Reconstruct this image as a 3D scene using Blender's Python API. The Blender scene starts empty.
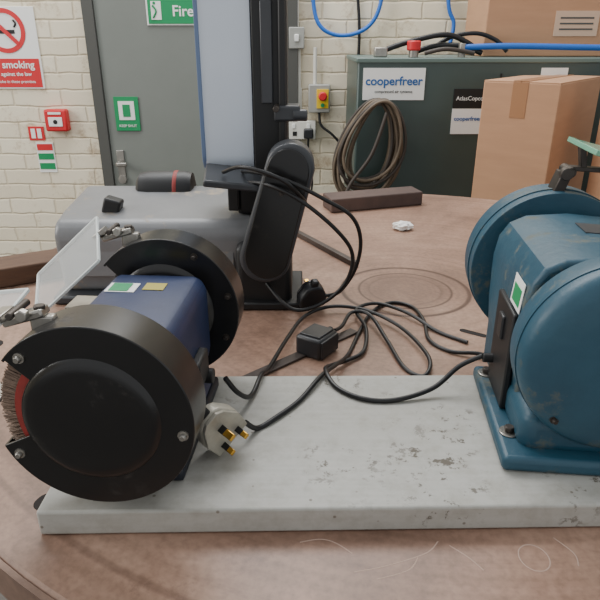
import bpy, bmesh, math, random
from mathutils import Vector, Matrix
random.seed(3)
S=bpy.context.scene
COL=S.collection
PI=math.pi

# ---------------------------------------------------------------- materials
def lin(c):
    return tuple(((v/255)/12.92 if v/255<=0.04045 else ((v/255+0.055)/1.055)**2.4) for v in c)+(1,)
MATS={}
def mat(name,c,rough=0.5,metal=0.0,c2=None,scale=8,amt=0.5,bump=0.0,bscale=60,spots=None,spotscale=20,spotth=0.62,coat=0,trans=0,alpha=1,detail=6,stretch=None):
    if name in MATS: return MATS[name]
    m=bpy.data.materials.new(name); m.use_nodes=True
    nt=m.node_tree; N=nt.nodes; L=nt.links
    b=N['Principled BSDF']
    b.inputs['Base Color'].default_value=lin(c)
    b.inputs['Roughness'].default_value=rough
    b.inputs['Metallic'].default_value=metal
    b.inputs['Coat Weight'].default_value=coat
    b.inputs['Transmission Weight'].default_value=trans
    b.inputs['Alpha'].default_value=alpha
    tc=N.new('ShaderNodeTexCoord')
    src=tc.outputs['Object']
    if stretch:
        mp=N.new('ShaderNodeMapping'); mp.inputs['Scale'].default_value=stretch
        L.new(src,mp.inputs['Vector']); src=mp.outputs['Vector']
    col=None
    if c2:
        n=N.new('ShaderNodeTexNoise'); n.inputs['Scale'].default_value=scale; n.inputs['Detail'].default_value=detail
        n.inputs['Roughness'].default_value=0.65
        L.new(src,n.inputs['Vector'])
        r=N.new('ShaderNodeValToRGB'); r.color_ramp.elements[0].position=0.5-amt/2; r.color_ramp.elements[1].position=0.5+amt/2
        r.color_ramp.elements[0].color=lin(c); r.color_ramp.elements[1].color=lin(c2)
        L.new(n.outputs['Fac'],r.inputs['Fac']); col=r.outputs['Color']
    if spots:
        n=N.new('ShaderNodeTexNoise'); n.inputs['Scale'].default_value=spotscale; n.inputs['Detail'].default_value=10
        n.inputs['Roughness'].default_value=0.75
        L.new(src,n.inputs['Vector'])
        r=N.new('ShaderNodeValToRGB'); r.color_ramp.elements[0].position=spotth; r.color_ramp.elements[1].position=spotth+0.08
        L.new(n.outputs['Fac'],r.inputs['Fac'])
        mx=N.new('ShaderNodeMix'); mx.data_type='RGBA'
        L.new(r.outputs['Color'],mx.inputs[0])
        if col: L.new(col,mx.inputs[6])
        else: mx.inputs[6].default_value=lin(c)
        mx.inputs[7].default_value=lin(spots); col=mx.outputs[2]
        mr=N.new('ShaderNodeMapRange'); mr.inputs[3].default_value=rough; mr.inputs[4].default_value=min(1,rough+0.3)
        L.new(r.outputs['Color'],mr.inputs[0]); L.new(mr.outputs[0],b.inputs['Roughness'])
    if col: L.new(col,b.inputs['Base Color'])
    if bump>0:
        n=N.new('ShaderNodeTexNoise'); n.inputs['Scale'].default_value=bscale; n.inputs['Detail'].default_value=5
        L.new(src,n.inputs['Vector'])
        bp=N.new('ShaderNodeBump'); bp.inputs['Strength'].default_value=bump; bp.inputs['Distance'].default_value=0.002
        L.new(n.outputs['Fac'],bp.inputs['Height']); L.new(bp.outputs['Normal'],b.inputs['Normal'])
    MATS[name]=m; return m

M_black=mat('black_paint',(22,22,23),0.28,0,(29,28,28),10,0.5,bump=0.10,bscale=35,spots=(42,39,36),spotscale=20,spotth=0.60)
M_blackm=mat('black_matt',(26,26,27),0.5)
M_rubber=mat('black_cable',(20,20,22),0.42)
M_plastic=mat('black_plastic',(34,35,38),0.4)
M_navy=mat('navy_paint',(36,52,90),0.42,0,(27,38,66),9,0.5,bump=0.1,bscale=120,spots=(80,84,94),spotscale=30,spotth=0.62)
M_navyd=mat('navy_dark',(28,34,46),0.5,0,(20,24,33),9,0.5)
M_blue=mat('blue_paint',(42,84,102),0.46,0,(31,66,84),9,0.5,bump=0.3,bscale=90,spots=(88,94,88),spotscale=11,spotth=0.54)
M_grey=mat('grey_machine_paint',(134,135,137),0.36,0,(104,105,107),6,0.6,bump=0.1,bscale=80,spots=(156,142,124),spotscale=12,spotth=0.57)
M_dgrey=mat('dark_grey_paint',(68,70,74),0.36,0,(50,52,56),8,0.6)
M_steel=mat('steel',(186,182,174),0.33,0.85,(140,136,130),20,0.5)
M_dsteel=mat('dark_steel',(86,80,76),0.45,0.7,(60,54,50),20,0.5)
M_brass=mat('brass',(206,160,72),0.3,1.0)
M_beltc=mat('sanding_belt',(218,226,236),0.3,0,(202,212,226),3,0.6)
M_beltb=mat('belt_edge_blue',(104,124,158),0.4)
M_white=mat('white_plastic',(220,218,208),0.45)
M_cream=mat('plug_shell',(182,178,164),0.4,0.25,(140,134,122),30,0.5)
M_green=mat('sign_green',(20,140,84),0.5)
M_red=mat('sign_red',(206,38,44),0.45)
M_redw=mat('red_washer',(160,50,46),0.6,0,(124,44,38),40,0.5)
M_yel=mat('yellow_plastic',(232,196,40),0.45)
M_yel2=mat('yellow_sticker',(176,164,70),0.5)
M_blk=mat('print_black',(20,20,20),0.6)
M_wht=mat('print_white',(238,238,234),0.55)
M_bluep=mat('print_blue',(36,96,160),0.55)
M_hoseb=mat('blue_airline',(30,100,190),0.4)
M_hosebr=mat('brown_hose',(118,102,84),0.6,0,(88,76,62),14,0.5)
M_hosedk=mat('dark_hose',(66,58,52),0.55)
M_card=mat('cardboard',(192,148,114),0.8,0,(176,134,102),5,0.6,bump=0.1,bscale=30,stretch=(1,1,6))
M_tape=mat('parcel_tape',(162,116,80),0.35)
M_cab=mat('cabinet_green_paint',(68,84,80),0.36,0,(58,72,70),4,0.6)
M_cabt=mat('cabinet_trim',(98,116,110),0.45)
M_wire=mat('wire_brush',(150,126,108),0.5,0.15,(104,84,70),60,0.4)
M_wirec=mat('wire_brush_core',(84,66,56),0.8)
M_stone=mat('abrasive_stone',(120,116,110),0.9,0,(96,92,88),80,0.4,bump=0.5,bscale=300)
M_wood=mat('old_wood',(112,84,64),0.8,0,(72,52,42),10,0.6,bump=0.4,bscale=40,stretch=(1,8,8))
M_block=mat('rusty_bar',(96,76,68),0.7,0,(60,48,46),10,0.6,bump=0.3,bscale=60)
M_door=mat('door_grey',(126,130,124),0.45,0,(116,120,114),3,0.6)
M_frame=mat('door_frame_dark',(78,78,74),0.6)
M_chalk=mat('chalk',(176,150,136),0.95)
M_hole=mat('slot_dark',(34,28,26),0.9)
M_rod=mat('bar_steel_dark',(92,84,80),0.45,0.5,(66,58,54),25,0.5)
M_edge=mat('table_edge_worn',(150,122,106),0.5,0.2,(96,74,64),25,0.5)
M_paper=mat('paper',(232,230,226),0.8)
M_floor=mat('concrete_floor',(110,106,100),0.8,0,(84,80,76),4,0.6)
M_clear=mat('clear_shield',(238,242,242),0.12,alpha=0.30,coat=0.6)
M_cleare=mat('clear_shield_edge',(232,238,236),0.2,alpha=0.8)
M_clearg=mat('green_shield',(130,190,160),0.15,alpha=0.7)
M_gplast=mat('grey_plastic',(158,158,152),0.5)

def wall_mat():
    m=bpy.data.materials.new('painted_brick'); m.use_nodes=True
    N=m.node_tree.nodes; L=m.node_tree.links; b=N['Principled BSDF']
    tc=N.new('ShaderNodeTexCoord'); mp=N.new('ShaderNodeMapping')
    mp.inputs['Rotation'].default_value=(PI/2,0,0)
    L.new(tc.outputs['Object'],mp.inputs['Vector'])
    nz=N.new('ShaderNodeTexNoise'); nz.inputs['Scale'].default_value=9
    L.new(tc.outputs['Object'],nz.inputs['Vector'])
    va=N.new('ShaderNodeVectorMath'); va.operation='MULTIPLY_ADD'; va.inputs[1].default_value=(0.02,0.02,0.02)
    L.new(nz.outputs['Color'],va.inputs[0]); L.new(mp.outputs['Vector'],va.inputs[2])
    br=N.new('ShaderNodeTexBrick'); br.inputs['Scale'].default_value=1.0
    br.inputs['Brick Width'].default_value=0.225; br.inputs['Row Height'].default_value=0.075
    br.inputs['Mortar Size'].default_value=0.007; br.inputs['Mortar Smooth'].default_value=1.0
    br.inputs['Color1'].default_value=lin((238,228,204)); br.inputs['Color2'].default_value=lin((228,216,190))
    br.inputs['Mortar'].default_value=lin((216,202,174))
    L.new(va.outputs[0],br.inputs['Vector'])
    n2=N.new('ShaderNodeTexNoise'); n2.inputs['Scale'].default_value=6; n2.inputs['Detail'].default_value=12; n2.inputs['Roughness'].default_value=0.78
    L.new(tc.outputs['Object'],n2.inputs['Vector'])
    r=N.new('ShaderNodeValToRGB'); r.color_ramp.elements[0].position=0.53; r.color_ramp.elements[1].position=0.66
    L.new(n2.outputs['Fac'],r.inputs['Fac'])
    mx=N.new('ShaderNodeMix'); mx.data_type='RGBA'; L.new(r.outputs['Color'],mx.inputs[0])
    L.new(br.outputs['Color'],mx.inputs[6]); mx.inputs[7].default_value=lin((184,162,132))
    L.new(mx.outputs[2],b.inputs['Base Color']); b.inputs['Roughness'].default_value=0.6
    bp=N.new('ShaderNodeBump'); bp.invert=True; bp.inputs['Strength'].default_value=0.6; bp.inputs['Distance'].default_value=0.006
    L.new(br.outputs['Fac'],bp.inputs['Height'])
    b2=N.new('ShaderNodeBump'); b2.inputs['Strength'].default_value=0.5; b2.inputs['Distance'].default_value=0.006
    L.new(n2.outputs['Fac'],b2.inputs['Height']); L.new(bp.outputs['Normal'],b2.inputs['Normal'])
    L.new(b2.outputs['Normal'],b.inputs['Normal'])
    return m
M_wall=wall_mat()

def table_mat():
    m=bpy.data.materials.new('rusty_steel_plate'); m.use_nodes=True
    N=m.node_tree.nodes; L=m.node_tree.links; b=N['Principled BSDF']
    tc=N.new('ShaderNodeTexCoord')
    n=N.new('ShaderNodeTexNoise'); n.inputs['Scale'].default_value=3.4; n.inputs['Detail'].default_value=14; n.inputs['Roughness'].default_value=0.68
    n.inputs['Distortion'].default_value=0.5
    L.new(tc.outputs['Object'],n.inputs['Vector'])
    r=N.new('ShaderNodeValToRGB'); e=r.color_ramp.elements
    e[0].position=0.30; e[0].color=lin((118,92,78)); e[1].position=0.70; e[1].color=lin((184,152,132))
    x=e.new(0.5); x.color=lin((156,124,106))
    L.new(n.outputs['Fac'],r.inputs['Fac'])
    n2=N.new('ShaderNodeTexNoise'); n2.inputs['Scale'].default_value=130; n2.inputs['Detail'].default_value=4
    L.new(tc.outputs['Object'],n2.inputs['Vector'])
    r2=N.new('ShaderNodeValToRGB'); r2.color_ramp.elements[0].position=0.3; r2.color_ramp.elements[1].position=0.6
    r2.color_ramp.elements[0].color=(0.78,0.77,0.76,1); r2.color_ramp.elements[1].color=(1,1,1,1)
    L.new(n2.outputs['Fac'],r2.inputs['Fac'])
    mx=N.new('ShaderNodeMix'); mx.data_type='RGBA'; mx.blend_type='MULTIPLY'; mx.inputs[0].default_value=1
    L.new(r.outputs['Color'],mx.inputs[6]); L.new(r2.outputs['Color'],mx.inputs[7])
    ln=N.new('ShaderNodeVectorMath'); ln.operation='LENGTH'
    sx=N.new('ShaderNodeVectorMath'); sx.operation='MULTIPLY'; sx.inputs[1].default_value=(1,1,0)
    L.new(tc.outputs['Object'],sx.inputs[0]); L.new(sx.outputs[0],ln.inputs[0])
    n1=N.new('ShaderNodeTexNoise'); n1.noise_dimensions='1D'; n1.inputs['Scale'].default_value=70; n1.inputs['Detail'].default_value=3
    L.new(ln.outputs['Value'],n1.inputs['W'])
    r1=N.new('ShaderNodeValToRGB'); r1.color_ramp.elements[0].position=0.3; r1.color_ramp.elements[1].position=0.6
    r1.color_ramp.elements[0].color=(0.86,0.85,0.84,1); r1.color_ramp.elements[1].color=(1,1,1,1)
    L.new(n1.outputs['Fac'],r1.inputs['Fac'])
    mt=N.new('ShaderNodeMix'); mt.data_type='RGBA'; mt.blend_type='MULTIPLY'; mt.inputs[0].default_value=1
    L.new(mx.outputs[2],mt.inputs[6]); L.new(r1.outputs['Color'],mt.inputs[7])
    n4=N.new('ShaderNodeTexNoise'); n4.inputs['Scale'].default_value=11; n4.inputs['Detail'].default_value=12; n4.inputs['Roughness'].default_value=0.78
    L.new(tc.outputs['Object'],n4.inputs['Vector'])
    r4=N.new('ShaderNodeValToRGB'); r4.color_ramp.elements[0].position=0.56; r4.color_ramp.elements[1].position=0.70
    r4.color_ramp.elements[1].color=(0.6,0.6,0.6,1)
    L.new(n4.outputs['Fac'],r4.inputs['Fac'])
    m4=N.new('ShaderNodeMix'); m4.data_type='RGBA'; L.new(r4.outputs['Color'],m4.inputs[0]); L.new(mt.outputs[2],m4.inputs[6])
    m4.inputs[7].default_value=lin((94,72,62))
    # turned inset plate with its joint rings, worn into the steel
    rr=N.new('ShaderNodeValToRGB')
    e=rr.color_ramp.elements
    stops=[(0.0,.30),(0.068,.30),(0.070,.6),(0.073,.6),(0.075,.22),(0.086,.22),(0.088,1.0),(0.091,1.0),(0.093,.10),(0.119,.10),(0.1215,1.0),(0.1265,1.0),(0.129,0),(0.770,0),(0.773,.35),(0.778,.35),(0.781,0),(1.0,0)]
    e[0].position=0; e[0].color=(.30,.30,.30,1); e[1].position=1; e[1].color=(0,0,0,1)
    for p,q in stops[1:-1]:
        k=e.new(p); k.color=(q,q,q,1)
    L.new(ln.outputs['Value'],rr.inputs['Fac'])
    m3=N.new('ShaderNodeMix'); m3.data_type='RGBA'; L.new(rr.outputs['Color'],m3.inputs[0])
    L.new(m4.outputs[2],m3.inputs[6]); m3.inputs[7].default_value=lin((76,52,42))
    L.new(m3.outputs[2],b.inputs['Base Color'])
    b.inputs['Roughness'].default_value=0.42
    bp=N.new('ShaderNodeBump'); bp.inputs['Strength'].default_value=0.15; bp.inputs['Distance'].default_value=0.001
    L.new(n2.outputs['Fac'],bp.inputs['Height']); L.new(bp.outputs['Normal'],b.inputs['Normal'])
    return m
M_table=table_mat()

def board_mat():
    m=bpy.data.materials.new('painted_board'); m.use_nodes=True
    N=m.node_tree.nodes; L=m.node_tree.links; b=N['Principled BSDF']
    tc=N.new('ShaderNodeTexCoord')
    n=N.new('ShaderNodeTexNoise'); n.inputs['Scale'].default_value=4; n.inputs['Detail'].default_value=3; n.inputs['Roughness'].default_value=0.5
    L.new(tc.outputs['Object'],n.inputs['Vector'])
    r=N.new('ShaderNodeValToRGB'); e=r.color_ramp.elements
    e[0].position=0.30; e[0].color=lin((170,168,161)); e[1].position=0.70; e[1].color=lin((182,181,175))
    L.new(n.outputs['Fac'],r.inputs['Fac'])
    mp=N.new('ShaderNodeMapping'); mp.inputs['Scale'].default_value=(3,90,90); L.new(tc.outputs['Object'],mp.inputs['Vector'])
    ns=N.new('ShaderNodeTexNoise'); ns.inputs['Scale'].default_value=1.5; ns.inputs['Detail'].default_value=3
    L.new(mp.outputs[0],ns.inputs['Vector'])
    rs=N.new('ShaderNodeValToRGB'); rs.color_ramp.elements[0].position=0.35; rs.color_ramp.elements[1].position=0.65
    rs.color_ramp.elements[0].color=(0.93,0.93,0.92,1); rs.color_ramp.elements[1].color=(1,1,1,1)
    L.new(ns.outputs['Fac'],rs.inputs['Fac'])
    ms=N.new('ShaderNodeMix'); ms.data_type='RGBA'; ms.blend_type='MULTIPLY'; ms.inputs[0].default_value=1
    L.new(r.outputs['Color'],ms.inputs[6]); L.new(rs.outputs['Color'],ms.inputs[7])
    ng=N.new('ShaderNodeTexNoise'); ng.inputs['Scale'].default_value=45; ng.inputs['Detail'].default_value=8; ng.inputs['Roughness'].default_value=0.7
    L.new(tc.outputs['Object'],ng.inputs['Vector'])
    rg_=N.new('ShaderNodeValToRGB'); rg_.color_ramp.elements[0].position=0.45; rg_.color_ramp.elements[1].position=0.75
    rg_.color_ramp.elements[1].color=(0.6,0.6,0.6,1)
    L.new(ng.outputs['Fac'],rg_.inputs['Fac'])
    mg=N.new('ShaderNodeMix'); mg.data_type='RGBA'; L.new(rg_.outputs['Color'],mg.inputs[0]); L.new(ms.outputs[2],mg.inputs[6])
    mg.inputs[7].default_value=lin((142,137,125))
    n2=N.new('ShaderNodeTexNoise'); n2.inputs['Scale'].default_value=60; n2.inputs['Detail'].default_value=10; n2.inputs['Roughness'].default_value=0.7
    L.new(tc.outputs['Object'],n2.inputs['Vector'])
    r2=N.new('ShaderNodeValToRGB'); r2.color_ramp.elements[0].position=0.56; r2.color_ramp.elements[1].position=0.61
    L.new(n2.outputs['Fac'],r2.inputs['Fac'])
    n3=N.new('ShaderNodeTexNoise'); n3.inputs['Scale'].default_value=9; n3.inputs['Detail'].default_value=3
    L.new(tc.outputs['Object'],n3.inputs['Vector'])
    r3=N.new('ShaderNodeValToRGB'); r3.color_ramp.elements[0].position=0.54; r3.color_ramp.elements[1].position=0.66
    L.new(n3.outputs['Fac'],r3.inputs['Fac'])
    mu=N.new('ShaderNodeMath'); mu.operation='MULTIPLY'; L.new(r2.outputs['Color'],mu.inputs[0]); L.new(r3.outputs['Color'],mu.inputs[1])
    mx=N.new('ShaderNodeMix'); mx.data_type='RGBA'; L.new(mu.outputs[0],mx.inputs[0]); L.new(mg.outputs[2],mx.inputs[6])
    mx.inputs[7].default_value=lin((92,84,72))
    vo=N.new('ShaderNodeTexVoronoi'); vo.inputs['Scale'].default_value=42
    L.new(tc.outputs['Object'],vo.inputs['Vector'])
    rv=N.new('ShaderNodeValToRGB'); rv.color_ramp.elements[0].position=0.05; rv.color_ramp.elements[0].color=(0.8,0.8,0.8,1)
    rv.color_ramp.elements[1].position=0.09; rv.color_ramp.elements[1].color=(0,0,0,1)
    L.new(vo.outputs['Distance'],rv.inputs['Fac'])
    m5=N.new('ShaderNodeMix'); m5.data_type='RGBA'; L.new(rv.outputs['Color'],m5.inputs[0]); L.new(mx.outputs[2],m5.inputs[6])
    m5.inputs[7].default_value=lin((108,98,84))
    L.new(m5.outputs[2],b.inputs['Base Color']); b.inputs['Roughness'].default_value=0.55
    bp=N.new('ShaderNodeBump'); bp.inputs['Strength'].default_value=0.10; bp.inputs['Distance'].default_value=0.001
    L.new(ns.outputs['Fac'],bp.inputs['Height']); L.new(bp.outputs['Normal'],b.inputs['Normal'])
    return m
M_board=board_mat()

# ---------------------------------------------------------------- geometry helpers
def obj_from_bm(name,bm,m,smooth=True,angle=35):
    bmesh.ops.recalc_face_normals(bm,faces=bm.faces)
    me=bpy.data.meshes.new(name); bm.to_mesh(me); bm.free()
    o=bpy.data.objects.new(name,me); COL.objects.link(o)
    me.materials.append(m)
    if smooth:
        for p in me.polygons: p.use_smooth=True
        try: me.set_sharp_from_angle(angle=math.radians(angle))
        except Exception: pass
    return o
def bev(o,w,seg=3,ang=30):
    if w>0:
        md=o.modifiers.new('bevel','BEVEL'); md.width=w; md.segments=seg; md.limit_method='ANGLE'; md.angle_limit=math.radians(ang); md.harden_normals=False
    return o
def box(name,size,loc,m,rot=(0,0,0),b=0.002,seg=2):
    bm=bmesh.new(); bmesh.ops.create_cube(bm,size=1)
    for v in bm.verts: v.co=Vector((v.co.x*size[0],v.co.y*size[1],v.co.z*size[2]))
    o=obj_from_bm(name,bm,m); o.location=loc; o.rotation_euler=rot
    return bev(o,b,seg)
def cyl(name,r,d,loc,m,axis='z',r2=None,seg=48,b=0.001,rot=None):
    bm=bmesh.new(); bmesh.ops.create_cone(bm,cap_ends=True,segments=seg,radius1=r,radius2=r if r2 is None else r2,depth=d)
    o=obj_from_bm(name,bm,m); o.location=loc
    if rot is not None: o.rotation_euler=rot
    elif axis=='y': o.rotation_euler=(PI/2,0,0)
    elif axis=='x': o.rotation_euler=(0,PI/2,0)
    return bev(o,b,2)
def lathe(name,prof,loc,m,axis='y',seg=64,caps=True):
    bm=bmesh.new(); rings=[]
    for r,a in prof:
        ring=[]
        for i in range(seg):
            t=2*PI*i/seg
            c,s=r*math.cos(t),r*math.sin(t)
            co={'y':(c,a,s),'z':(c,s,a),'x':(a,c,s)}[axis]
            ring.append(bm.verts.new(co))
        rings.append(ring)
    for k in range(len(rings)-1):
        for i in range(seg):
            j=(i+1)%seg
            bm.faces.new((rings[k][i],rings[k][j],rings[k+1][j],rings[k+1][i]))
    if caps:
        bm.faces.new(rings[0]); bm.faces.new(rings[-1])
    o=obj_from_bm(name,bm,m,angle=40); o.location=loc; return o
def prism(name,outline,d0,d1,m,axis='y',loc=(0,0,0),rot=(0,0,0),b=0.002,seg=3,ang=30,sm=35):
    bm=bmesh.new()
    def co(p,d): return {'y':(p[0],d,p[1]),'x':(d,p[0],p[1]),'z':(p[0],p[1],d)}[axis]
    A=[bm.verts.new(co(p,d0)) for p in outline]; B=[bm.verts.new(co(p,d1)) for p in outline]
    n=len(A)
    bm.faces.new(A); bm.faces.new(B)
    for i in range(n):
        j=(i+1)%n; bm.faces.new((A[i],A[j],B[j],B[i]))
    o=obj_from_bm(name,bm,m,angle=sm); o.location=loc; o.rotation_euler=rot
    return bev(o,b,seg,ang)
def smoothpts(pts,n=8,closed=False):
    P=[Vector(p) for p in pts]; out=[]; N=len(P)
    rng=N if closed else N-1
    for i in range(rng):
        if closed: p0,p1,p2,p3=P[(i-1)%N],P[i],P[(i+1)%N],P[(i+2)%N]
        else: p0,p1,p2,p3=P[max(i-1,0)],P[i],P[i+1],P[min(i+2,N-1)]
        for k in range(n):
            t=k/n
            out.append(0.5*((2*p1)+(-p0+p2)*t+(2*p0-5*p1+4*p2-p3)*t*t+(-p0+3*p1-3*p2+p3)*t**3))
    if not closed: out.append(P[-1])
    return out
def tube(name,pts,r,m,closed=False,n=8,smooth=True,res=4):
    pp=smoothpts(pts,n,closed) if smooth else [Vector(p) for p in pts]
    cu=bpy.data.curves.new(name,'CURVE'); cu.dimensions='3D'
    sp=cu.splines.new('POLY'); sp.points.add(len(pp)-1)
    for i,p in enumerate(pp): sp.points[i].co=(p.x,p.y,p.z,1)
    sp.use_cyclic_u=closed; sp.use_smooth=True
    cu.bevel_depth=r; cu.bevel_resolution=res; cu.use_fill_caps=True
    o=bpy.data.objects.new(name+'_tmp',cu); COL.objects.link(o); cu.materials.append(m)
    dg=bpy.context.evaluated_depsgraph_get(); me=bpy.data.meshes.new_from_object(o.evaluated_get(dg))
    bpy.data.objects.remove(o); q=bpy.data.objects.new(name,me); COL.objects.link(q)
    if not me.materials: me.materials.append(m)
    for p in me.polygons: p.use_smooth=True
    return q
def text(name,s,size,loc,m,rot=(PI/2,0,0),ext=0.0004,align='CENTER',bold=0):
    cu=bpy.data.curves.new(name,'FONT'); cu.body=s; cu.size=size; cu.extrude=ext; cu.align_x=align; cu.align_y='CENTER'
    cu.offset=bold
    o=bpy.data.objects.new(name+'_tmp',cu); COL.objects.link(o); cu.materials.append(m)
    dg=bpy.context.evaluated_depsgraph_get(); me=bpy.data.meshes.new_from_object(o.evaluated_get(dg))
    bpy.data.objects.remove(o); q=bpy.data.objects.new(name,me); COL.objects.link(q)
    if not me.materials: me.materials.append(m)
    q.location=loc; q.rotation_euler=rot
    return q
def group(name,parts,loc=(0,0,0),rotz=0):
    e=bpy.data.objects.new(name,None); COL.objects.link(e); e.empty_display_size=0.05
    e.location=loc; e.rotation_euler=(0,0,rotz)
    for p in parts: p.parent=e
    return e
def arc(cx,cy,r,a0,a1,n):
    return [(cx+r*math.cos(math.radians(a0+(a1-a0)*i/n)),cy+r*math.sin(math.radians(a0+(a1-a0)*i/n))) for i in range(n+1)]

CZ=1.35; TZ=0.90; BZ=0.93
# ---------------------------------------------------------------- room
box('floor',(9,8,0.1),(0,1.2,-0.05),M_floor,b=0)
box('wall_back',(9,0.2,3.6),(0,3.10,1.8),M_wall,b=0)
box('wall_left',(8,0.2,3.6),(-4.4,1.2,1.8),M_wall,rot=(0,0,PI/2),b=0)

dparts=[box('leaf',(0.86,0.03,2.0),(0,-0.015,1.0),M_door,b=0.003)]
dparts+=[box('frame_left',(0.05,0.05,2.06),(-0.455,-0.02,1.03),M_frame),
         box('frame_right',(0.05,0.05,2.06),(0.455,-0.02,1.03),M_frame),
         box('frame_top',(0.96,0.05,0.05),(0,-0.02,2.03),M_frame),
         box('lever_plate',(0.035,0.01,0.14),(-0.385,-0.035,0.79),M_steel),
         cyl('lever_boss',0.014,0.05,(-0.385,-0.06,0.80),M_steel,axis='y'),
         box('lever_handle',(0.05,0.014,0.02),(-0.37,-0.085,0.80),M_steel,b=0.005),
         cyl('lock',0.02,0.02,(-0.385,-0.04,0.72),M_steel,axis='y')]
group('door_1',dparts,(-0.49,2.998,0))
group('fire_exit_sign',[box('border',(0.37,0.004,0.12),(0,0.002,0),M_wht,b=0.001),
     box('panel',(0.355,0.006,0.108),(0,0,0),M_green,b=0.001),
     text('lettering','Fire exit',0.062,(0.035,-0.004,-0.004),M_wht,bold=0.001),
     box('pictogram_door',(0.045,0.002,0.075),(-0.140,-0.004,0),M_wht,b=0),
     tube('running_figure',[(-0.155,-0.006,0.02),(-0.140,-0.006,-0.002),(-0.155,-0.006,-0.03)],0.004,M_green),
     cyl('figure_head',0.006,0.003,(-0.147,-0.006,0.03),M_green,axis='y')],(-0.500,2.962,1.472))
group('safety_sticker',[box('panel',(0.115,0.004,0.155),(0,0,0),M_green,b=0.001),
     box('white_area',(0.075,0.002,0.085),(0,-0.003,0.015),M_wht,b=0),
     box('symbol',(0.035,0.002,0.055),(0,-0.005,0.015),M_green,b=0),
     text('lettering','KEEP SHUT',0.017,(0,-0.004,-0.055),M_wht)],(-0.82,2.962,1.03),0)
rg=lathe('prohibition_ring',[(0.074,0),(0.094,0),(0.094,-0.003),(0.074,-0.003),(0.074,0)],(0,-0.003,0.075),M_red,caps=False)
group('no_smoking_sign',[box('panel',(0.29,0.006,0.35),(0,0,0),M_wht,b=0.002), rg,
     box('slash',(0.16,0.002,0.018),(0,-0.006,0.075),M_red,rot=(0,math.radians(45),0),b=0),
     box('cigarette',(0.09,0.002,0.016),(0,-0.0045,0.071),M_blk,b=0),
     tube('smoke',[(0.045,-0.005,0.09),(0.055,-0.005,0.105),(0.045,-0.005,0.12)],0.004,M_blk),
     box('red_panel',(0.27,0.002,0.125),(0,-0.004,-0.105),M_red,b=0),
     text('lettering_top','No smoking',0.045,(0,-0.006,-0.07),M_wht,bold=0.0008),
     text('lettering_mid','It is against the law',0.024,(0,-0.006,-0.11),M_wht,bold=0.0003),
     text('lettering_low','to smoke in these premises',0.019,(0,-0.006,-0.143),M_wht)],(-1.345,2.996,1.315))
group('fire_call_point',[box('housing',(0.105,0.05,0.10),(0,0,0),M_red,b=0.008),
     box('glass',(0.065,0.004,0.042),(0,-0.027,-0.005),M_wht,b=0.001),
     box('label',(0.06,0.003,0.010),(0,-0.027,0.034),M_wht,b=0),
     cyl('target',0.010,0.004,(0,-0.03,-0.005),M_blk,axis='y')],(-1.160,2.974,1.0))
group('fire_action_notice',[box('red_part',(0.075,0.006,0.065),(-0.03,0,0.085),M_red,b=0),
     box('flame_symbol',(0.02,0.002,0.045),(-0.045,-0.004,0.085),M_wht,b=0),
     box('call_symbol',(0.02,0.002,0.045),(-0.015,-0.004,0.085),M_wht,b=0),
     box('notice',(0.085,0.006,0.145),(0,0,-0.03),M_wht,b=0),
     box('notice_red',(0.075,0.002,0.03),(0,-0.004,0.02),M_red,b=0),
     box('notice_green',(0.075,0.002,0.03),(0,-0.004,-0.025),M_green,b=0),
     box('notice_green_low',(0.075,0.002,0.03),(0,-0.004,-0.072),M_green,b=0)],(-1.25,2.998,0.850))

group('wall_switch',[box('box',(0.07,0.05,0.09),(0,0,0),M_gplast,b=0.004),
      box('rocker',(0.02,0.01,0.03),(0,-0.028,0),M_wht,b=0.003),
      cyl('conduit_up',0.009,0.5,(0,0.005,0.29),M_white),
      cyl('conduit_down',0.009,0.30,(0.01,0.005,-0.19),M_white)],(-0.015,2.972,1.36))
group('emergency_stop',[box('box',(0.10,0.06,0.125),(0,0,0),M_gplast,b=0.005),
      box('yellow_plate',(0.055,0.006,0.085),(0.015,-0.033,0),M_yel,b=0.001),
      cyl('red_button',0.02,0.025,(0.015,-0.048,0.012),M_red,axis='y',b=0.006),
      cyl('stem',0.012,0.02,(0.015,-0.04,0.012),M_blk,axis='y'),
      cyl('green_button',0.009,0.012,(0.015,-0.04,-0.028),M_green,axis='y'),
      cyl('conduit',0.009,0.16,(-0.02,0.01,0.14),M_white),
      tube('flex',[(0,0,-0.06),(0.01,-0.01,-0.12),(0.06,-0.02,-0.16),(0.10,-0.02,-0.20)],0.006,M_rubber)],(0.09,2.968,1.10))
group('wall_socket',[box('back_box',(0.13,0.045,0.085),(0,0,0),M_white,b=0.004),
      box('switch_left',(0.015,0.006,0.02),(-0.04,-0.024,0.02),M_wht,b=0.001),
      box('switch_right',(0.015,0.006,0.02),(0.03,-0.024,0.02),M_wht,b=0.001),
      box('plug_in_socket',(0.045,0.035,0.045),(0.03,-0.04,-0.012),M_plastic,b=0.006),
      box('pin_slots',(0.02,0.002,0.02),(-0.035,-0.0235,-0.015),M_blk,b=0),
      tube('cord',[(0.03,-0.045,-0.03),(0.03,-0.045,-0.1),(0.05,-0.035,-0.25),(0.02,-0.025,-0.45)],0.005,M_rubber),
      cyl('conduit',0.009,0.16,(-0.01,0.01,0.11),M_white)],(0.01,2.975,0.955))
tube('air_hose',[(0.05,2.98,1.75),(0.06,2.97,1.5),(0.10,2.96,1.40),(0.20,2.96,1.37),(0.31,2.96,1.41),(0.36,2.96,1.52),(0.36,2.98,1.75)],0.009,M_hoseb)
tube('air_hose',[(0.64,2.98,1.75),(0.66,2.97,1.50),(0.69,2.965,1.42),(0.68,2.96,1.33)],0.009,M_hoseb)
tube('air_hose',[(0.22,2.985,1.75),(0.26,2.985,1.5),(0.27,2.985,1.3),(0.25,2.985,1.0),(0.24,2.985,0.6)],0.007,M_rubber)

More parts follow.
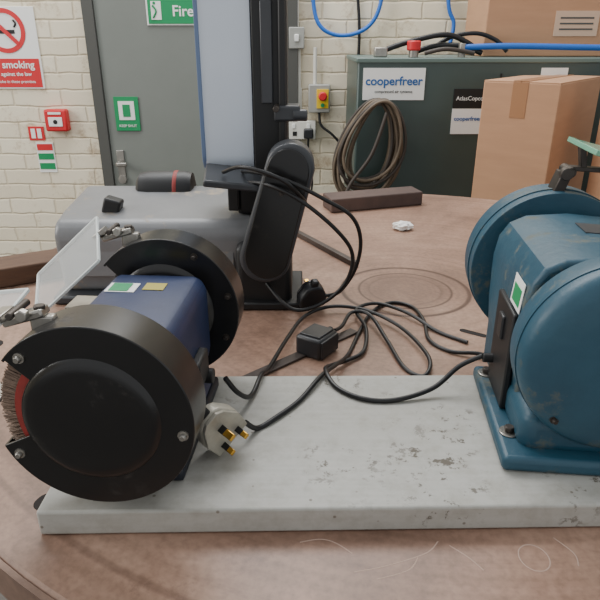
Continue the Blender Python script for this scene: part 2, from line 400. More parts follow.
# ---------------------------------------------------------------- compressor cabinet
cw=1.35
cp=[box('housing',(cw,0.53,1.24),(0,0,0.66),M_cab,b=0.008),
    box('plinth',(cw-0.08,0.48,0.05),(0,0,0.025),M_blk),
    box('top_trim',(cw+0.01,0.54,0.018),(0,0,1.281),M_cabt,b=0.004),
    box('door_seam',(0.006,0.004,1.15),(-0.13,-0.266,0.66),M_blk,b=0),
    box('panel_seam',(0.005,0.004,1.15),(0.40,-0.266,0.66),M_blk,b=0),
    box('label_plate',(0.235,0.004,0.115),(-0.535,-0.267,1.197),M_wht,b=0),
    text('label_text','cooperfreer',0.044,(-0.535,-0.270,1.207),M_bluep,bold=0.0009),
    text('label_sub','compressed air systems',0.015,(-0.535,-0.270,1.17),M_blk),
    box('badge',(0.125,0.004,0.07),(-0.240,-0.267,1.145),M_blk,b=0),
    text('badge_text','AtlasCopco',0.022,(-0.240,-0.270,1.145),M_wht),
    box('label_plate_small',(0.125,0.004,0.095),(-0.240,-0.267,1.06),M_wht,b=0),
    text('label_text_small','cooperfreer',0.022,(-0.240,-0.270,1.07),M_bluep,bold=0.0004),
    box('label_plate_right',(0.1,0.004,0.06),(0.07,-0.267,1.225),M_wht,b=0)]
for i in range(7):
    cp.append(box('vent_slat_%d'%(i+1),(0.2,0.01,0.008),(-0.5,-0.268,0.35+i*0.025),M_blk,b=0))
group('compressor_cabinet',cp,(0.892,2.69,0))
pp=[tube('black_hose_a',[(0.30,2.5,1.305),(0.40,2.5,1.34),(0.55,2.51,1.37),(0.64,2.52,1.345),(0.70,2.52,1.305)],0.010,M_rubber),
    tube('black_hose_b',[(0.44,2.53,1.305),(0.52,2.52,1.33),(0.62,2.5,1.33),(0.70,2.5,1.305)],0.010,M_rubber),
    tube('black_hose_c',[(0.47,2.45,1.305),(0.55,2.44,1.32),(0.66,2.46,1.305)],0.008,M_hosedk),
    tube('black_hose_d',[(0.50,2.54,1.31),(0.58,2.53,1.36),(0.68,2.53,1.375),(0.76,2.53,1.35),(0.80,2.51,1.31)],0.008,M_rubber),
    tube('blue_pipe',[(0.62,2.49,1.325),(0.8,2.475,1.33),(1.1,2.465,1.325),(1.5,2.465,1.32)],0.011,M_hoseb),
    cyl('red_cap',0.026,0.035,(0.43,2.46,1.332),M_red,b=0.005),
    cyl('valve_body',0.018,0.030,(0.43,2.46,1.306),M_steel),
    box('valve_block',(0.05,0.04,0.035),(0.31,2.5,1.308),M_steel,b=0.004),
    cyl('fitting',0.014,0.05,(0.62,2.49,1.315),M_steel)]
group('pipework',pp)
hp=[]
for i in range(12):
    w=0.075+0.055*random.random(); h=0.145+0.05*random.random(); ox=random.uniform(-.018,.018); oy=-0.007*i
    m=(M_hosebr,M_hosedk,M_hosebr)[i%3]
    pts=[]
    for k in range(16):
        t=2*PI*k/16
        ww=w*(0.72+0.28*(-math.sin(t)*0.5+0.5)*1.6)
        pts.append((ox+ww*math.cos(t)+0.03*math.sin(t),oy+random.uniform(-.003,.003),h*math.sin(t)+(0.19-h)))
    hp.append(tube('loop_%d'%(i+1),pts,0.0062,m,closed=True,n=5,res=3))
hp.append(box('hook',(0.02,0.11,0.015),(0.02,-0.02,0.18),M_dsteel))
hp.append(tube('tail',[(0.05,-0.08,0.15),(0.0,-0.09,0.0),(-0.08,-0.09,-0.12),(-0.12,-0.09,-0.24)],0.007,M_hosedk))
group('coiled_hose',hp,(0.270,2.385,0.955))

# ---------------------------------------------------------------- cardboard boxes
def carton(name,sx,sy,sz,loc,rz,print_=False):
    ps=[box('body',(sx,sy,sz),(0,0,sz/2),M_card,b=0.004),
        box('tape_top',(0.05,sy*0.999,0.002),(0,0,sz+0.004),M_tape,b=0),
        box('tape_front',(0.05,0.002,0.11),(0,-sy/2-0.0006,sz-0.055),M_tape,b=0),
        box('flap_left',(sx/2-0.002,sy-0.002,0.004),(-sx/4,0,sz+0.001),M_card,b=0.001),
        box('flap_right',(sx/2-0.002,sy-0.002,0.004),(sx/4,0,sz+0.001),M_card,b=0.001)]
    if print_:
        ps.append(box('label',(0.17,0.002,0.09),(0.02,-sy/2-0.002,sz*0.35),mat('box_print',(206,176,150),0.7),b=0))
        for i in range(3): ps.append(box('label_line_%d'%(i+1),(0.13,0.002,0.006),(0.02,-sy/2-0.003,sz*0.35-0.02+i*0.02),M_frame,b=0))
    return group(name,ps,loc,rz)
rz=math.radians(-38)
dl=Vector((-math.cos(rz),-math.sin(rz))); dr=Vector((-math.sin(rz),math.cos(rz))); cn=Vector((.81,1.97))
c=cn+dl*.125+dr*.25
carton('cardboard_box',0.25,0.50,0.60,(c.x,c.y,0),rz)
carton('cardboard_box',0.25,0.50,0.62,(c.x,c.y,0.606),rz)
carton('cardboard_box',0.40,0.30,0.60,(1.205,1.93,0),math.radians(8))
carton('cardboard_box',0.40,0.30,0.60,(1.205,1.93,0.606),math.radians(8))
carton('cardboard_box',0.66,0.32,0.34,(1.055,2.73,1.291),0,True)

# ---------------------------------------------------------------- table
tx,ty,tr=0.206,1.09,0.825
top=lathe('top_plate',[(0.001,-0.03),(tr-0.004,-0.03),(tr,-0.026),(tr,-0.004),(tr-0.004,0),(0.001,0)],(0,0,TZ),M_table,axis='z',seg=160)
rim=lathe('edge_band',[(tr+0.001,-0.045),(tr+0.007,-0.045),(tr+0.007,-0.002),(tr+0.001,-0.002),(tr+0.001,-0.045)],(0,0,TZ),M_edge,axis='z',seg=160,caps=False)
tp=[top,rim]
for i in range(4):
    a=PI/4+i*PI/2
    tp.append(box('leg_%d'%(i+1),(0.07,0.07,TZ-0.03),(0.6*math.cos(a),0.6*math.sin(a),(TZ-0.03)/2),M_dsteel,b=0.004))
tp.append(box('cross_brace_1',(1.2,0.05,0.05),(0,0,0.3),M_dsteel,rot=(0,0,PI/4)))
tp.append(box('cross_brace_2',(1.2,0.05,0.05),(0,0,0.36),M_dsteel,rot=(0,0,-PI/4)))
def slot(name,x,y,l,w,rot):
    return prism(name,arc(l/2,0,w/2,-90,90,10)+arc(-l/2,0,w/2,90,270,10),0,0.0006,M_hole,axis='z',loc=(x-tx,y-ty,TZ),rot=(0,0,rot),b=0)
tp+= [slot('slot_1',0.29,0.90,0.035,0.012,-0.6),slot('slot_2',-0.270,0.500,0.004,0.022,1.2),
      slot('hole_3',0.42,1.30,0.02,0.03,0),slot('hole_4',-0.5,0.86,0.01,0.03,0)]
group('round_workbench',tp,(tx,ty,0))
ch=[]
CH=0.0010; CO=-0.0007
def stroke(pts,closed=False): ch.append(tube('stroke_%d'%(len(ch)+1),[(x,y,TZ+CO) for x,y in pts],CH,M_chalk,closed=closed,res=3))
stroke([(.0,.444),(.02,.448),(.035,.443),(.05,.43)])
stroke([(.05,.408),(.08,.415),(.12,.43),(.135,.445)])
stroke([(.07,.40),(.10,.41),(.112,.425)])
stroke([(.145,.44),(.16,.425),(.17,.41)])
stroke([(.222+.014*math.cos(t*PI/5),.425+.016*math.sin(t*PI/5)) for t in range(10)],True)
stroke([(.25,.45),(.262,.43),(.26,.415)])
group('chalk_marks',ch)

# ---------------------------------------------------------------- board
prism('painted_wood_board',[(-0.257,-0.138),(0.66,-0.121),(0.66,0.128),(-0.257,0.119)],0,0.0295,M_board,axis='z',loc=(0,0.59,TZ+0.0005),b=0.003)

# ---------------------------------------------------------------- grinders
def drum(prefix,c,R,yf,yb,m,op=None,rin=0.74,thick=0.003):
    cx,cz=c; P=[]
    n=180
    pts=[]
    for i in range(n):
        a=360*i/n
        inop = op and ((a-op[0])%360)<((op[1]-op[0])%360)
        r=R*(rin if inop else 1)
        pts.append((cx+r*math.cos(math.radians(a)),cz+r*math.sin(math.radians(a))))
    s=1 if yb>yf else -1
    P.append(prism(prefix+'_cover',pts,yf,yf+s*thick,m,b=0.0010,ang=50,sm=30))
    P.append(prism(prefix+'_inner_plate',pts,yb,yb-s*thick,m,b=0.001,ang=50,sm=30))
    bm=bmesh.new(); prev=None; a0,a1=(op[1],op[0]+360) if op else (0,360); k=90
    for i in range(k+1):
        a=math.radians(a0+(a1-a0)*i/k); ca,sa=math.cos(a),math.sin(a)
        q=[bm.verts.new((cx+r*ca,y,cz+r*sa)) for r,y in ((R*1.0,yf+s*0.0015),(R*1.0,yb-s*0.0015),(R-0.0025,yb-s*0.0015),(R-0.0025,yf+s*0.0015))]
        if prev:
            for j in range(4):
                bm.faces.new((prev[j],prev[(j+1)%4],q[(j+1)%4],q[j]))
        else: bm.faces.new(q)
        prev=q
    bm.faces.new(prev)
    P.append(obj_from_bm(prefix+'_rim',bm,m))
    return P
def dish(name,c,r,y,h,m):
    return lathe(name,[(0.001,y-h),(r*0.55,y-h),(r*0.80,y-h*0.92),(r*0.9,y-h*0.75),(r*0.96,y-h*0.35),(r,y+0.0005)],(c[0],0,c[1]),m,seg=80)
def bolt(name,x,z,y,r=0.006,m=None):
    m=m or M_steel
    return lathe(name,[(0.001,y-0.006),(r*0.7,y-0.006),(r,y-0.004),(r,y-0.0015),(r*1.5,y-0.0015),(r*1.5,y+0.001)],(x,0,z),m,seg=14)
def bristles(name,z,r0,r1,y0,y1,n,m,th=0.0006):
    bm=bmesh.new()
    for i in range(n):
        a=random.uniform(0,2*PI); y=random.uniform(y0,y1); rr=r1*random.uniform(0.975,1.0)
        a2=a+random.uniform(-.04,.04)
        y2=y+random.uniform(-.002,.002)
        ca,sa=math.cos(a),math.sin(a)
        t=Vector((-sa,0,ca))*th; yv=Vector((0,th,0))
        p=Vector((r0*ca,y,z+r0*sa)); q=Vector((rr*math.cos(a2),y2,z+rr*math.sin(a2)))
        A=[bm.verts.new(p+d) for d in (t,yv,-t,-yv)]; B=[bm.verts.new(q+d) for d in (t,yv,-t,-yv)]
        for k in range(4): bm.faces.new((A[k],A[(k+1)%4],B[(k+1)%4],B[k]))
        bm.faces.new(B)
    return obj_from_bm(name,bm,m,smooth=False)

# ---- left grinder
sh=0.108; R=0.093
P=[]
foot=[(-0.062,0),(0.062,0),(0.062,0.012),(0.048,0.024),(0.044,0.04),(0.056,0.055),(0.059,0.070),(0.059,0.146),(0.053,0.158),(0.044,0.162),(-0.044,0.162),(-0.053,0.158),(-0.059,0.146),(-0.059,0.070),(-0.056,0.055),(-0.044,0.04),(-0.048,0.024),(-0.062,0.012)]
P.append(prism('motor_housing',foot,-0.085,0.080,M_navy,b=0.005,seg=3,ang=25,sm=30))
P.append(box('base_foot',(0.126,0.19,0.016),(0,0,0.008),M_navyd,b=0.004))
P.append(cyl('shaft',0.010,0.27,(0,0,sh),M_steel,axis='y'))
yf=-0.145
P+=drum('near_guard',(0,sh),R,yf,yf+0.048,M_black,op=(142,200),rin=0.69)
P.append(lathe('near_guard_dome',[(0.001,yf-0.0040),(0.050,yf-0.0040),(0.057,yf-0.0035),(0.0615,yf-0.002),(0.0635,yf+0.0005)],(0.0,0,sh),M_black,seg=90))
for i,(a,rr) in enumerate(((132,0.083),(-8,0.083),(208,0.083))):
    P.append(bolt('near_guard_bolt_%d'%(i+1),rr*math.cos(math.radians(a)),sh+rr*math.sin(math.radians(a)),yf,0.0034))
P.append(cyl('wire_wheel_core',0.083,0.020,(0,yf+0.022,sh),M_wirec,axis='y',seg=90,b=0.003))
P.append(bristles('wire_wheel_bristles',sh,0.060,0.0885,yf+0.009,yf+0.036,11000,M_wire,0.0005))
P.append(lathe('wheel_flange',[(0.001,yf+0.004),(0.060,yf+0.004),(0.0730,yf+0.006),(0.0730,yf+0.0085)],(0,0,sh),M_redw))
P+=drum('far_guard',(0,sh),R,0.140,0.095,M_black,op=(142,200),rin=0.76)
P.append(dish('far_guard_inner_step',(0,sh),0.062,0.095,0.006,M_black))
for i,a in enumerate((15,-25,60)):
    P.append(bolt('far_guard_bolt_%d'%(i+1),0.083*math.cos(math.radians(a)),sh+0.083*math.sin(math.radians(a)),0.095,0.003,M_dsteel))
P.append(cyl('stone_wheel',0.076,0.024,(0,0.118,sh),M_stone,axis='y',seg=90))
P.append(lathe('near_end_bell',[(0.035,-0.097),(0.05,-0.09),(0.053,-0.08)],(0,0,sh),M_navyd))
P.append(lathe('far_end_bell',[(0.053,0.075),(0.05,0.09),(0.035,0.096)],(0,0,sh),M_navyd))
P.append(box('pass_sticker',(0.034,0.026,0.0006),(-0.028,0.035,0.1625),M_wht,b=0))
P.append(box('pass_sticker_green',(0.022,0.022,0.0006),(-0.030,0.035,0.1632),M_green,b=0))
P.append(box('yellow_sticker',(0.024,0.020,0.0006),(0.008,0.040,0.1626),M_yel2,b=0))
def shieldset(tag,y,tilt,shield_m,bx,bz,L,W,st,yo=0,tw=0):
    Q=[]
    Q.append(box(tag+'_bracket',(0.040,0.016,0.008),(bx,y,bz),M_steel,rot=(0,tilt,0),b=0.002))
    Q.append(box(tag+'_bracket_lug',(0.022,0.010,0.020),(bx+0.016,y,bz-0.008),M_steel,b=0.002))
    Q.append(cyl(tag+'_clamp_bolt',0.0035,0.034,(bx-0.006,y,bz+0.006),M_dsteel,axis='y'))
    Q.append(cyl(tag+'_clamp_nut',0.006,0.007,(bx+0.004,y-0.012,bz+0.006),M_steel,axis='y',seg=6))
    Q.append(cyl(tag+'_screw',0.005,0.010,(bx+0.014,y,bz+0.006),M_dsteel,seg=12,b=0.001))
    cx=bx-0.018-L/2*math.cos(st); cz=bz-L/2*math.sin(st)
    Q.append(box(tag+'_eye_shield',(L,W,0.003),(cx,y+yo,cz),shield_m,rot=(tw,-st,0),b=0.0008))
    M=Matrix.Translation((cx,y+yo,cz)) @ (Matrix.Rotation(-st,4,'Y') @ Matrix.Rotation(tw,4,'X'))
    for k,(sx_,sy_,px,py) in enumerate(((L,0.003,0,W/2),(L,0.003,0,-W/2),(0.003,W,-L/2,0),(0.003,W,L/2,0))):
        loc=M @ Vector((px,py,0))
        Q.append(box(tag+'_shield_edge_%d'%(k+1),(sx_,sy_,0.0034),loc,M_cleare,rot=(tw,-st,0),b=0.0006))
    Q.append(box(tag+'_eye_shield_clip',(0.012,0.026,0.007),(bx-0.022,y,bz),M_steel,rot=(0,-st,0),b=0.001))
    return Q
P+=shieldset('near_shield',-0.118,-0.3,M_clear,-0.058,0.197,0.13,0.080,0.12,0.005,0.15)
P+=shieldset('far_shield',0.118,-0.3,M_clear,-0.058,0.200,0.120,0.085,0.72,-0.02,0.50)
for tag,y in (('near_rest',-0.105),('far_rest',0.118)):
    P.append(box(tag+'_plate',(0.030,0.04,0.005),(-0.118,y,sh-0.004),M_steel,b=0.001))
    P.append(box(tag+'_arm',(0.05,0.006,0.018),(-0.094,y+0.022,sh-0.02),M_dsteel,b=0.001))
    P.append(cyl(tag+'_bolt',0.005,0.012,(-0.090,y+0.016,sh-0.02),M_steel,axis='y',seg=6))
P.append(cyl('cable_gland',0.009,0.022,(0.063,0.02,0.060),M_blackm,axis='x'))
P.append(box('switch_box',(0.012,0.045,0.034),(0.063,0.0,0.080),M_blackm,b=0.003))
group('bench_grinder',P,(-0.176,0.594,BZ),math.radians(-4))

# ---- right grinder
sh=0.13; R=0.1; P=[]
prof=[(-0.080,0.005),(0.080,0.005),(0.080,0.06),(0.084,0.10),(0.085,0.160),(0.081,0.185),(0.070,0.203),(0.050,0.213),(0.0,0.217),(-0.050,0.213),(-0.070,0.203),(-0.081,0.185),(-0.085,0.160),(-0.084,0.10),(-0.080,0.06)]
P.append(prism('motor_housing',prof,-0.09,0.092,M_blue,b=0.006,seg=3,ang=40,sm=32))
P.append(box('base_foot',(0.210,0.200,0.018),(0.002,-0.062,0.009),M_blue,b=0.006,seg=3))
P.append(box('base_pedestal',(0.172,0.175,0.05),(0.002,-0.055,0.033),M_blue,b=0.016,seg=4))
for i,(x,y) in enumerate(((-0.088,-0.115),(-0.090,0.015),(0.092,-0.115),(0.092,0.015))):
    P.append(cyl('foot_washer_%d'%(i+1),0.011,0.002,(x,y,0.019),M_steel))
    P.append(cyl('foot_bolt_%d'%(i+1),0.006,0.006,(x,y,0.023),M_dsteel,seg=6))
yf=-0.160
P.append(lathe('near_guard_cover',[(0.001,yf-0.004),(R*0.55,yf-0.004),(R*0.82,yf-0.002),(R*0.93,yf+0.002),(R*0.985,yf+0.008),(R,yf+0.016),(R,yf+0.05),(R*0.97,yf+0.055),(R*0.2,yf+0.055)],(0,0,sh),M_blue,seg=96))
P.append(lathe('near_guard_seam',[(R*1.001,yf+0.022),(R*1.012,yf+0.022),(R*1.012,yf+0.026),(R*1.001,yf+0.026)],(0,0,sh),M_blue,seg=96))
P.append(bolt('near_cover_bolt_1',R*0.86*math.cos(3.95),sh+R*0.86*math.sin(3.95),yf,0.003,M_dsteel))
Rb=0.107
P+=drum('far_guard',(0,sh),Rb,0.170,0.112,M_blue,op=(325,385),rin=0.8)
P.append(dish('far_guard_step',(0,sh),0.08,0.112,0.008,M_blue))
P.append(lathe('far_guard_seam',[(Rb*1.001,0.132),(Rb*1.015,0.132),(Rb*1.015,0.137),(Rb*1.001,0.137)],(0,0,sh),M_blue,seg=96))
P.append(cyl('far_stone_wheel',0.085,0.028,(0,0.138,sh),M_stone,axis='y',seg=90))
P.append(lathe('far_end_bell',[(0.078,0.085),(0.06,0.10),(0.045,0.114)],(0,0,sh),M_blue))
P.append(lathe('near_end_bell',[(0.045,-0.108),(0.06,-0.10),(0.078,-0.085)],(0,0,sh),M_blue))
P.append(bolt('housing_screw',-0.058,0.182,-0.092,0.0035,M_dsteel))
P.append(box('switch_panel',(0.008,0.080,0.122),(-0.086,-0.030,0.080),M_blackm,b=0.002))
P.append(box('rocker_switch',(0.006,0.02,0.03),(-0.091,-0.03,0.11),M_plastic,b=0.002))
P.append(cyl('cable_gland',0.006,0.016,(-0.094,-0.005,0.052),M_blackm,axis='x'))
P.append(box('pass_sticker',(0.0008,0.042,0.034),(-0.0852,-0.055,0.162),M_wht,b=0,rot=(0,0.08,0)))
P.append(box('pass_sticker_green',(0.0008,0.03,0.020),(-0.0860,-0.055,0.160),M_green,b=0,rot=(0,0.08,0)))
P.append(box('rating_plate',(0.05,0.04,0.0010),(0.02,0.02,0.2162),M_dgrey,b=0,rot=(0,0.06,0)))
y=0.14; tz0=sh+Rb
P.append(box('shield_post',(0.014,0.03,0.03),(0.0,y,tz0+0.008),M_dsteel,b=0.002,rot=(0,0.3,0)))
P.append(cyl('shield_clamp',0.007,0.035,(0.008,y,tz0+0.024),M_dsteel,axis='y',b=0.002))
P.append(cyl('shield_knob',0.008,0.012,(0.0,y-0.022,tz0+0.024),M_dsteel,axis='y'))
P.append(box('shield_arm',(0.09,0.014,0.006),(0.05,y,tz0+0.026),M_dsteel,rot=(0,0.05,0),b=0.001))
P.append(box('eye_shield',(0.14,0.11,0.004),(0.088,y-0.01,tz0+0.042),M_clearg,rot=(0,0.24,0),b=0.001))
P.append(box('eye_shield_frame',(0.008,0.114,0.007),(0.020,y-0.01,tz0+0.058),M_clearg,rot=(0,0.24,0),b=0.001))
P.append(box('shield_strut',(0.008,0.012,0.034),(0.024,y,tz0+0.042),M_dsteel,rot=(0,-0.2,0),b=0.001))
group('bench_grinder',P,(0.333,0.662,BZ),math.radians(-6))

# ---------------------------------------------------------------- belt sander
P=[]
bp=[(1.045,0.915),(1.035,1.0),(1.035,1.030),(1.050,1.050),(1.10,1.060),(1.24,1.074),(1.272,1.058),(1.285,1.02),(1.285,0.915)]
P.append(prism('cast_body',bp,-0.445,-0.07,M_grey,axis='x',b=0.012,seg=4,ang=15,sm=30))
P.append(box('bed_flange',(0.40,0.29,0.016),(-0.255,1.16,0.909),M_dgrey,b=0.004))
P.append(box('side_panel',(0.30,0.004,0.07),(-0.27,1.036,0.985),M_grey,b=0.002,rot=(-0.1,0,0)))
P.append(lathe('motor',[(0.001,-0.335),(0.025,-0.335),(0.036,-0.328),(0.040,-0.31),(0.040,-0.235),(0.036,-0.222),(0.02,-0.218),(0.001,-0.218)],(0,1.235,1.064),M_blackm,axis='x'))
P.append(lathe('motor_red_band',[(0.0402,-0.258),(0.0408,-0.257),(0.0408,-0.252),(0.0402,-0.250)],(0,1.235,1.064),M_redw,axis='x'))
P.append(box('rear_bracket',(0.032,0.03,0.030),(-0.35,1.10,1.066),M_blackm,b=0.004,rot=(0,0.3,0)))
P.append(box('gearbox',(0.10,0.14,0.115),(-0.065,1.075,0.96),M_blackm,b=0.012,seg=3))
P.append(box('gearbox_foot',(0.13,0.17,0.014),(-0.06,1.075,0.908),M_blackm,b=0.003))
P.append(lathe('roller_hub',[(0.001,-0.025),(0.02,-0.025),(0.03,-0.015),(0.03,0.02)],(-0.050,1.0,1.01),M_dgrey,axis='y'))
a=Vector((-0.060,1.005)); b_=Vector((-0.016,1.160)); r0,r1=0.044,0.040
ang=math.degrees(math.atan2(b_.y-a.y,b_.x-a.x))
ol=arc(a.x,a.y,r0,ang+90,ang+270,24)+arc(b_.x,b_.y,r1,ang-90,ang+90,24)
P.append(prism('drive_belt_cover',ol,0.972,1.025,M_dgrey,b=0.006,seg=3,ang=40,sm=30))
P.append(prism('drive_cover_panel',[((p[0]+0.038)*0.86-0.038,(p[1]-1.085)*0.93+1.085) for p in ol],0.970,0.975,M_black,b=0.002,ang=40,sm=30))
P.append(bolt('cover_bolt',-0.03,1.12,0.969,0.003,M_dsteel))
def stad(y0,y1,z0,z1,n=16):
    r=(y1-y0)/2; cy=(y0+y1)/2
    return arc(cy,z1-r,r,0,180,n)+arc(cy,z0+r,r,180,360,n)
P.append(prism('sanding_belt',stad(1.095,1.165,1.125,1.52),-0.170,-0.083,M_beltc,axis='x',b=0.001,ang=50,sm=30))
P.append(prism('belt_backing',stad(1.093,1.161,1.130,1.516),-0.176,-0.169,M_beltb,axis='x',b=0.001,ang=50,sm=30))
P.append(prism('arm_frame',[(1.085,1.10),(1.175,1.10),(1.175,1.50),(1.15,1.52),(1.10,1.52),(1.085,1.50)],-0.081,-0.022,M_blackm,axis='x',b=0.003))
P.append(box('arm_frame_rib',(0.012,0.02,0.40),(-0.030,1.08,1.31),M_blackm,b=0.003))
P.append(box('arm_slot',(0.020,0.006,0.16),(-0.056,1.083,1.33),M_dgrey,b=0.002))
P.append(box('tension_block',(0.045,0.05,0.026),(-0.022,1.09,1.235),M_dgrey,b=0.004))
P.append(cyl('tension_knob',0.010,0.026,(0.000,1.07,1.232),M_dgrey,axis='x',b=0.003))
P.append(cyl('tracking_bolt',0.005,0.05,(-0.04,1.06,1.245),M_dsteel,axis='y'))
P.append(box('arm_pivot',(0.09,0.10,0.06),(-0.07,1.12,1.085),M_blackm,b=0.01))
P.append(box('work_rest',(0.10,0.12,0.012),(-0.115,1.04,1.132),M_dgrey,b=0.003,rot=(0.05,0.12,0.1)))
P.append(box('work_rest_arm',(0.02,0.03,0.07),(-0.12,1.08,1.10),M_blackm,b=0.003))
P.append(tube('lead_1',[(-0.10,1.05,1.14),(-0.07,0.99,1.15),(-0.02,0.95,1.145),(0.04,0.95,1.115),(0.085,0.955,1.085),(0.102,0.965,1.04),(0.095,0.975,0.985),(0.07,0.985,0.940),(0.045,0.99,0.930)],0.0034,M_rubber))
P.append(tube('lead_2',[(-0.12,1.05,1.12),(-0.06,0.975,1.135),(0.0,0.945,1.115),(0.06,0.945,1.065),(0.088,0.955,1.02),(0.08,0.96,0.97),(0.045,0.965,0.93),(0.0,0.96,0.915),(-0.03,0.97,0.925),(-0.06,1.0,0.95)],0.0034,M_rubber))
P.append(tube('lead_3',[(-0.13,1.02,1.145),(-0.09,0.96,1.165),(-0.03,0.94,1.15),(0.0,0.955,1.12),(0.01,0.98,1.10)],0.0034,M_rubber))
group('belt_sander',P)

# ---------------------------------------------------------------- cables and plugs
cr=0.0032
tz=TZ+cr+0.0003; bz=BZ+cr+0.0003
def ukplug(name,loc,rot,mbody,mpin,scale=1.0):
    o=[(-0.024,-0.018),(0.024,-0.018),(0.026,0.004),(0.016,0.024),(0.008,0.030),(-0.008,0.030),(-0.016,0.024),(-0.026,0.004)]
    Q=[prism('shell',o,-0.016,0.004,mbody,axis='z',b=0.005,seg=3),
       prism('pin_face',[(x*0.96,y*0.96) for x,y in o],0.004,0.009,mbody,axis='z',b=0.001),
       box('earth_pin',(0.008,0.004,0.023),(0,0.010,0.020),mpin,b=0.0008),
       box('live_pin',(0.0063,0.004,0.018),(-0.011,-0.010,0.018),mpin,b=0.0008),
       box('neutral_pin',(0.0063,0.004,0.018),(0.011,-0.010,0.018),mpin,b=0.0008),
       box('live_sleeve',(0.0068,0.0045,0.011),(-0.011,-0.010,0.0135),M_blk,b=0.0005),
       box('neutral_sleeve',(0.0068,0.0045,0.011),(0.011,-0.010,0.0135),M_blk,b=0.0005),
       box('earth_sleeve',(0.0086,0.0046,0.010),(0,0.010,0.013),M_blk,b=0.0005),
       box('cord_grip',(0.013,0.014,0.013),(0,0.033,-0.006),M_blackm,b=0.003),
       cyl('screw',0.004,0.002,(0,-0.002,0.0095),M_brass)]
    e=group(name,Q,loc); e.rotation_euler=rot; e.scale=(scale,)*3
    return e
ukplug('power_plug',(0.02,1.00,TZ+0.027),(math.radians(70),0.0,math.radians(200)),M_plastic,M_brass)
ukplug('power_plug',(-0.086,0.546,BZ+0.030),(math.radians(90),math.radians(-35),math.radians(40)),M_cream,M_brass,1.0)
P=[box('block',(0.052,0.046,0.034),(0,0,0.017),M_plastic,b=0.005,seg=3),
   box('face_plate',(0.046,0.004,0.028),(0,-0.024,0.017),M_plastic,b=0.001),
   box('raised_lid',(0.040,0.036,0.004),(0,0,0.035),M_plastic,b=0.001),
   cyl('cord_grip',0.006,0.03,(0.035,0.005,0.017),M_rubber,axis='x')]
group('plug_adaptor',P,(0.026,0.835,TZ+0.0005),math.radians(55))
tube('power_cable',[(-0.062,0.570,0.952),(-0.05,0.585,bz),(-0.03,0.605,bz),(0.0,0.645,bz),(0.028,0.70,bz+0.002),(0.052,0.755,0.922),(0.075,0.82,tz),(0.10,0.90,tz),(0.13,0.98,tz),(0.17,1.02,tz),(0.205,1.0,tz),(0.215,0.94,tz),(0.21,0.87,tz),(0.235,0.83,tz),(0.275,0.815,tz+0.004),(0.30,0.80,tz)],cr,M_rubber)
tube('power_cable',[(-0.088,0.612,0.985),(-0.075,0.62,0.96),(-0.062,0.65,bz+0.003),(-0.052,0.70,0.938),(-0.045,0.76,0.914),(-0.02,0.86,tz+0.008),(0.01,0.95,tz+0.006),(0.06,0.985,tz+0.008),(0.12,0.965,tz+0.008),(0.17,0.90,tz+0.006),(0.195,0.80,tz+0.006),(0.18,0.755,tz),(0.155,0.78,tz),(0.14,0.86,tz+0.004),(0.12,0.94,tz+0.012),(0.09,0.95,tz+0.012),(0.07,0.90,tz+0.01),(0.056,0.875,tz+0.014)],cr,M_rubber)
tube('power_cable',[(0.232,0.672,0.982),(0.205,0.675,0.965),(0.17,0.66,bz+0.008),(0.12,0.645,bz),(0.08,0.648,bz),(0.048,0.675,bz),(0.035,0.715,0.936),(0.045,0.77,0.912),(0.075,0.80,tz+0.002),(0.10,0.83,tz+0.002),(0.11,0.90,tz+0.006),(0.10,0.97,tz+0.008),(0.14,1.0,tz+0.007),(0.19,0.96,tz+0.006),(0.23,0.90,tz),(0.27,0.86,tz)],cr,M_rubber)

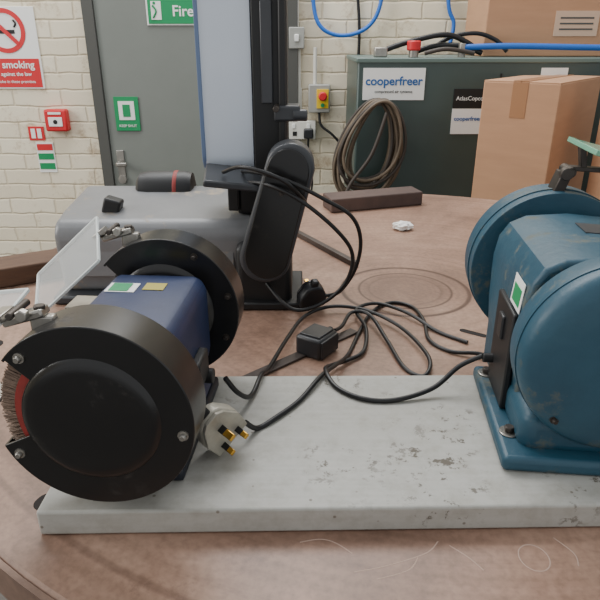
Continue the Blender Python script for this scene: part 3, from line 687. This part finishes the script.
# ---------------------------------------------------------------- loose stock on the bench
box('steel_flat_bar',(0.25,0.018,0.004),(0.00,0.82,TZ+0.0022),M_rod,rot=(0,0,math.radians(43)),b=0.0008)
box('steel_strip',(0.30,0.014,0.012),(0.048,1.35,TZ+0.0065),M_rod,rot=(0,0,math.radians(-61)),b=0.001)
prism('rusty_steel_block',[(-0.15,-0.035),(0.14,-0.05),(0.15,0.03),(-0.14,0.05)],0,0.04,M_block,axis='z',loc=(0.215,1.745,TZ+0.0005),rot=(0,0,math.radians(22)),b=0.004)
prism('wooden_beam',[(-0.19,-0.04),(0.19,-0.045),(0.185,0.04),(-0.19,0.045)],0,0.04,M_wood,axis='z',loc=(-0.55,1.165,TZ+0.0005),rot=(0,0,math.radians(30)),b=0.004)
bm=bmesh.new(); bmesh.ops.create_icosphere(bm,subdivisions=3,radius=0.022)
for v in bm.verts:
    k=1+random.uniform(-.22,.22); v.co=Vector((v.co.x*k*1.2,v.co.y*k,v.co.z*k*0.5))
o=obj_from_bm('crumpled_paper',bm,M_paper,smooth=False); o.location=(0.265,1.50,TZ+0.010)

# ---------------------------------------------------------------- lights
w=bpy.data.worlds.new('workshop_daylight'); S.world=w; w.use_nodes=True
bg=w.node_tree.nodes['Background']; bg.inputs[0].default_value=(0.965,0.985,1.0,1); bg.inputs[1].default_value=0.78
def area(name,loc,target,size,power,col):
    l=bpy.data.lights.new(name,'AREA'); l.shape='RECTANGLE'; l.size=size[0]; l.size_y=size[1]; l.energy=power; l.color=col
    o=bpy.data.objects.new(name,l); COL.objects.link(o); o.location=loc
    d=Vector(target)-Vector(loc); o.rotation_euler=d.to_track_quat('-Z','Y').to_euler(); return o
area('roof_light',(-0.4,2.3,3.3),(0.1,1.2,0.9),(2.6,1.0),90,(0.99,0.995,1.0))
area('window_light',(-3.6,0.8,2.4),(0,1.4,0.9),(1.6,1.4),80,(1,0.995,0.985))

# ---------------------------------------------------------------- camera
cd=bpy.data.cameras.new('camera'); cam=bpy.data.objects.new('camera',cd); COL.objects.link(cam)
cam.location=(0,0,CZ); cam.rotation_euler=(math.radians(90-23.4),0,0)
cd.sensor_width=36; cd.lens=36.0; cd.clip_start=0.02
S.camera=cam
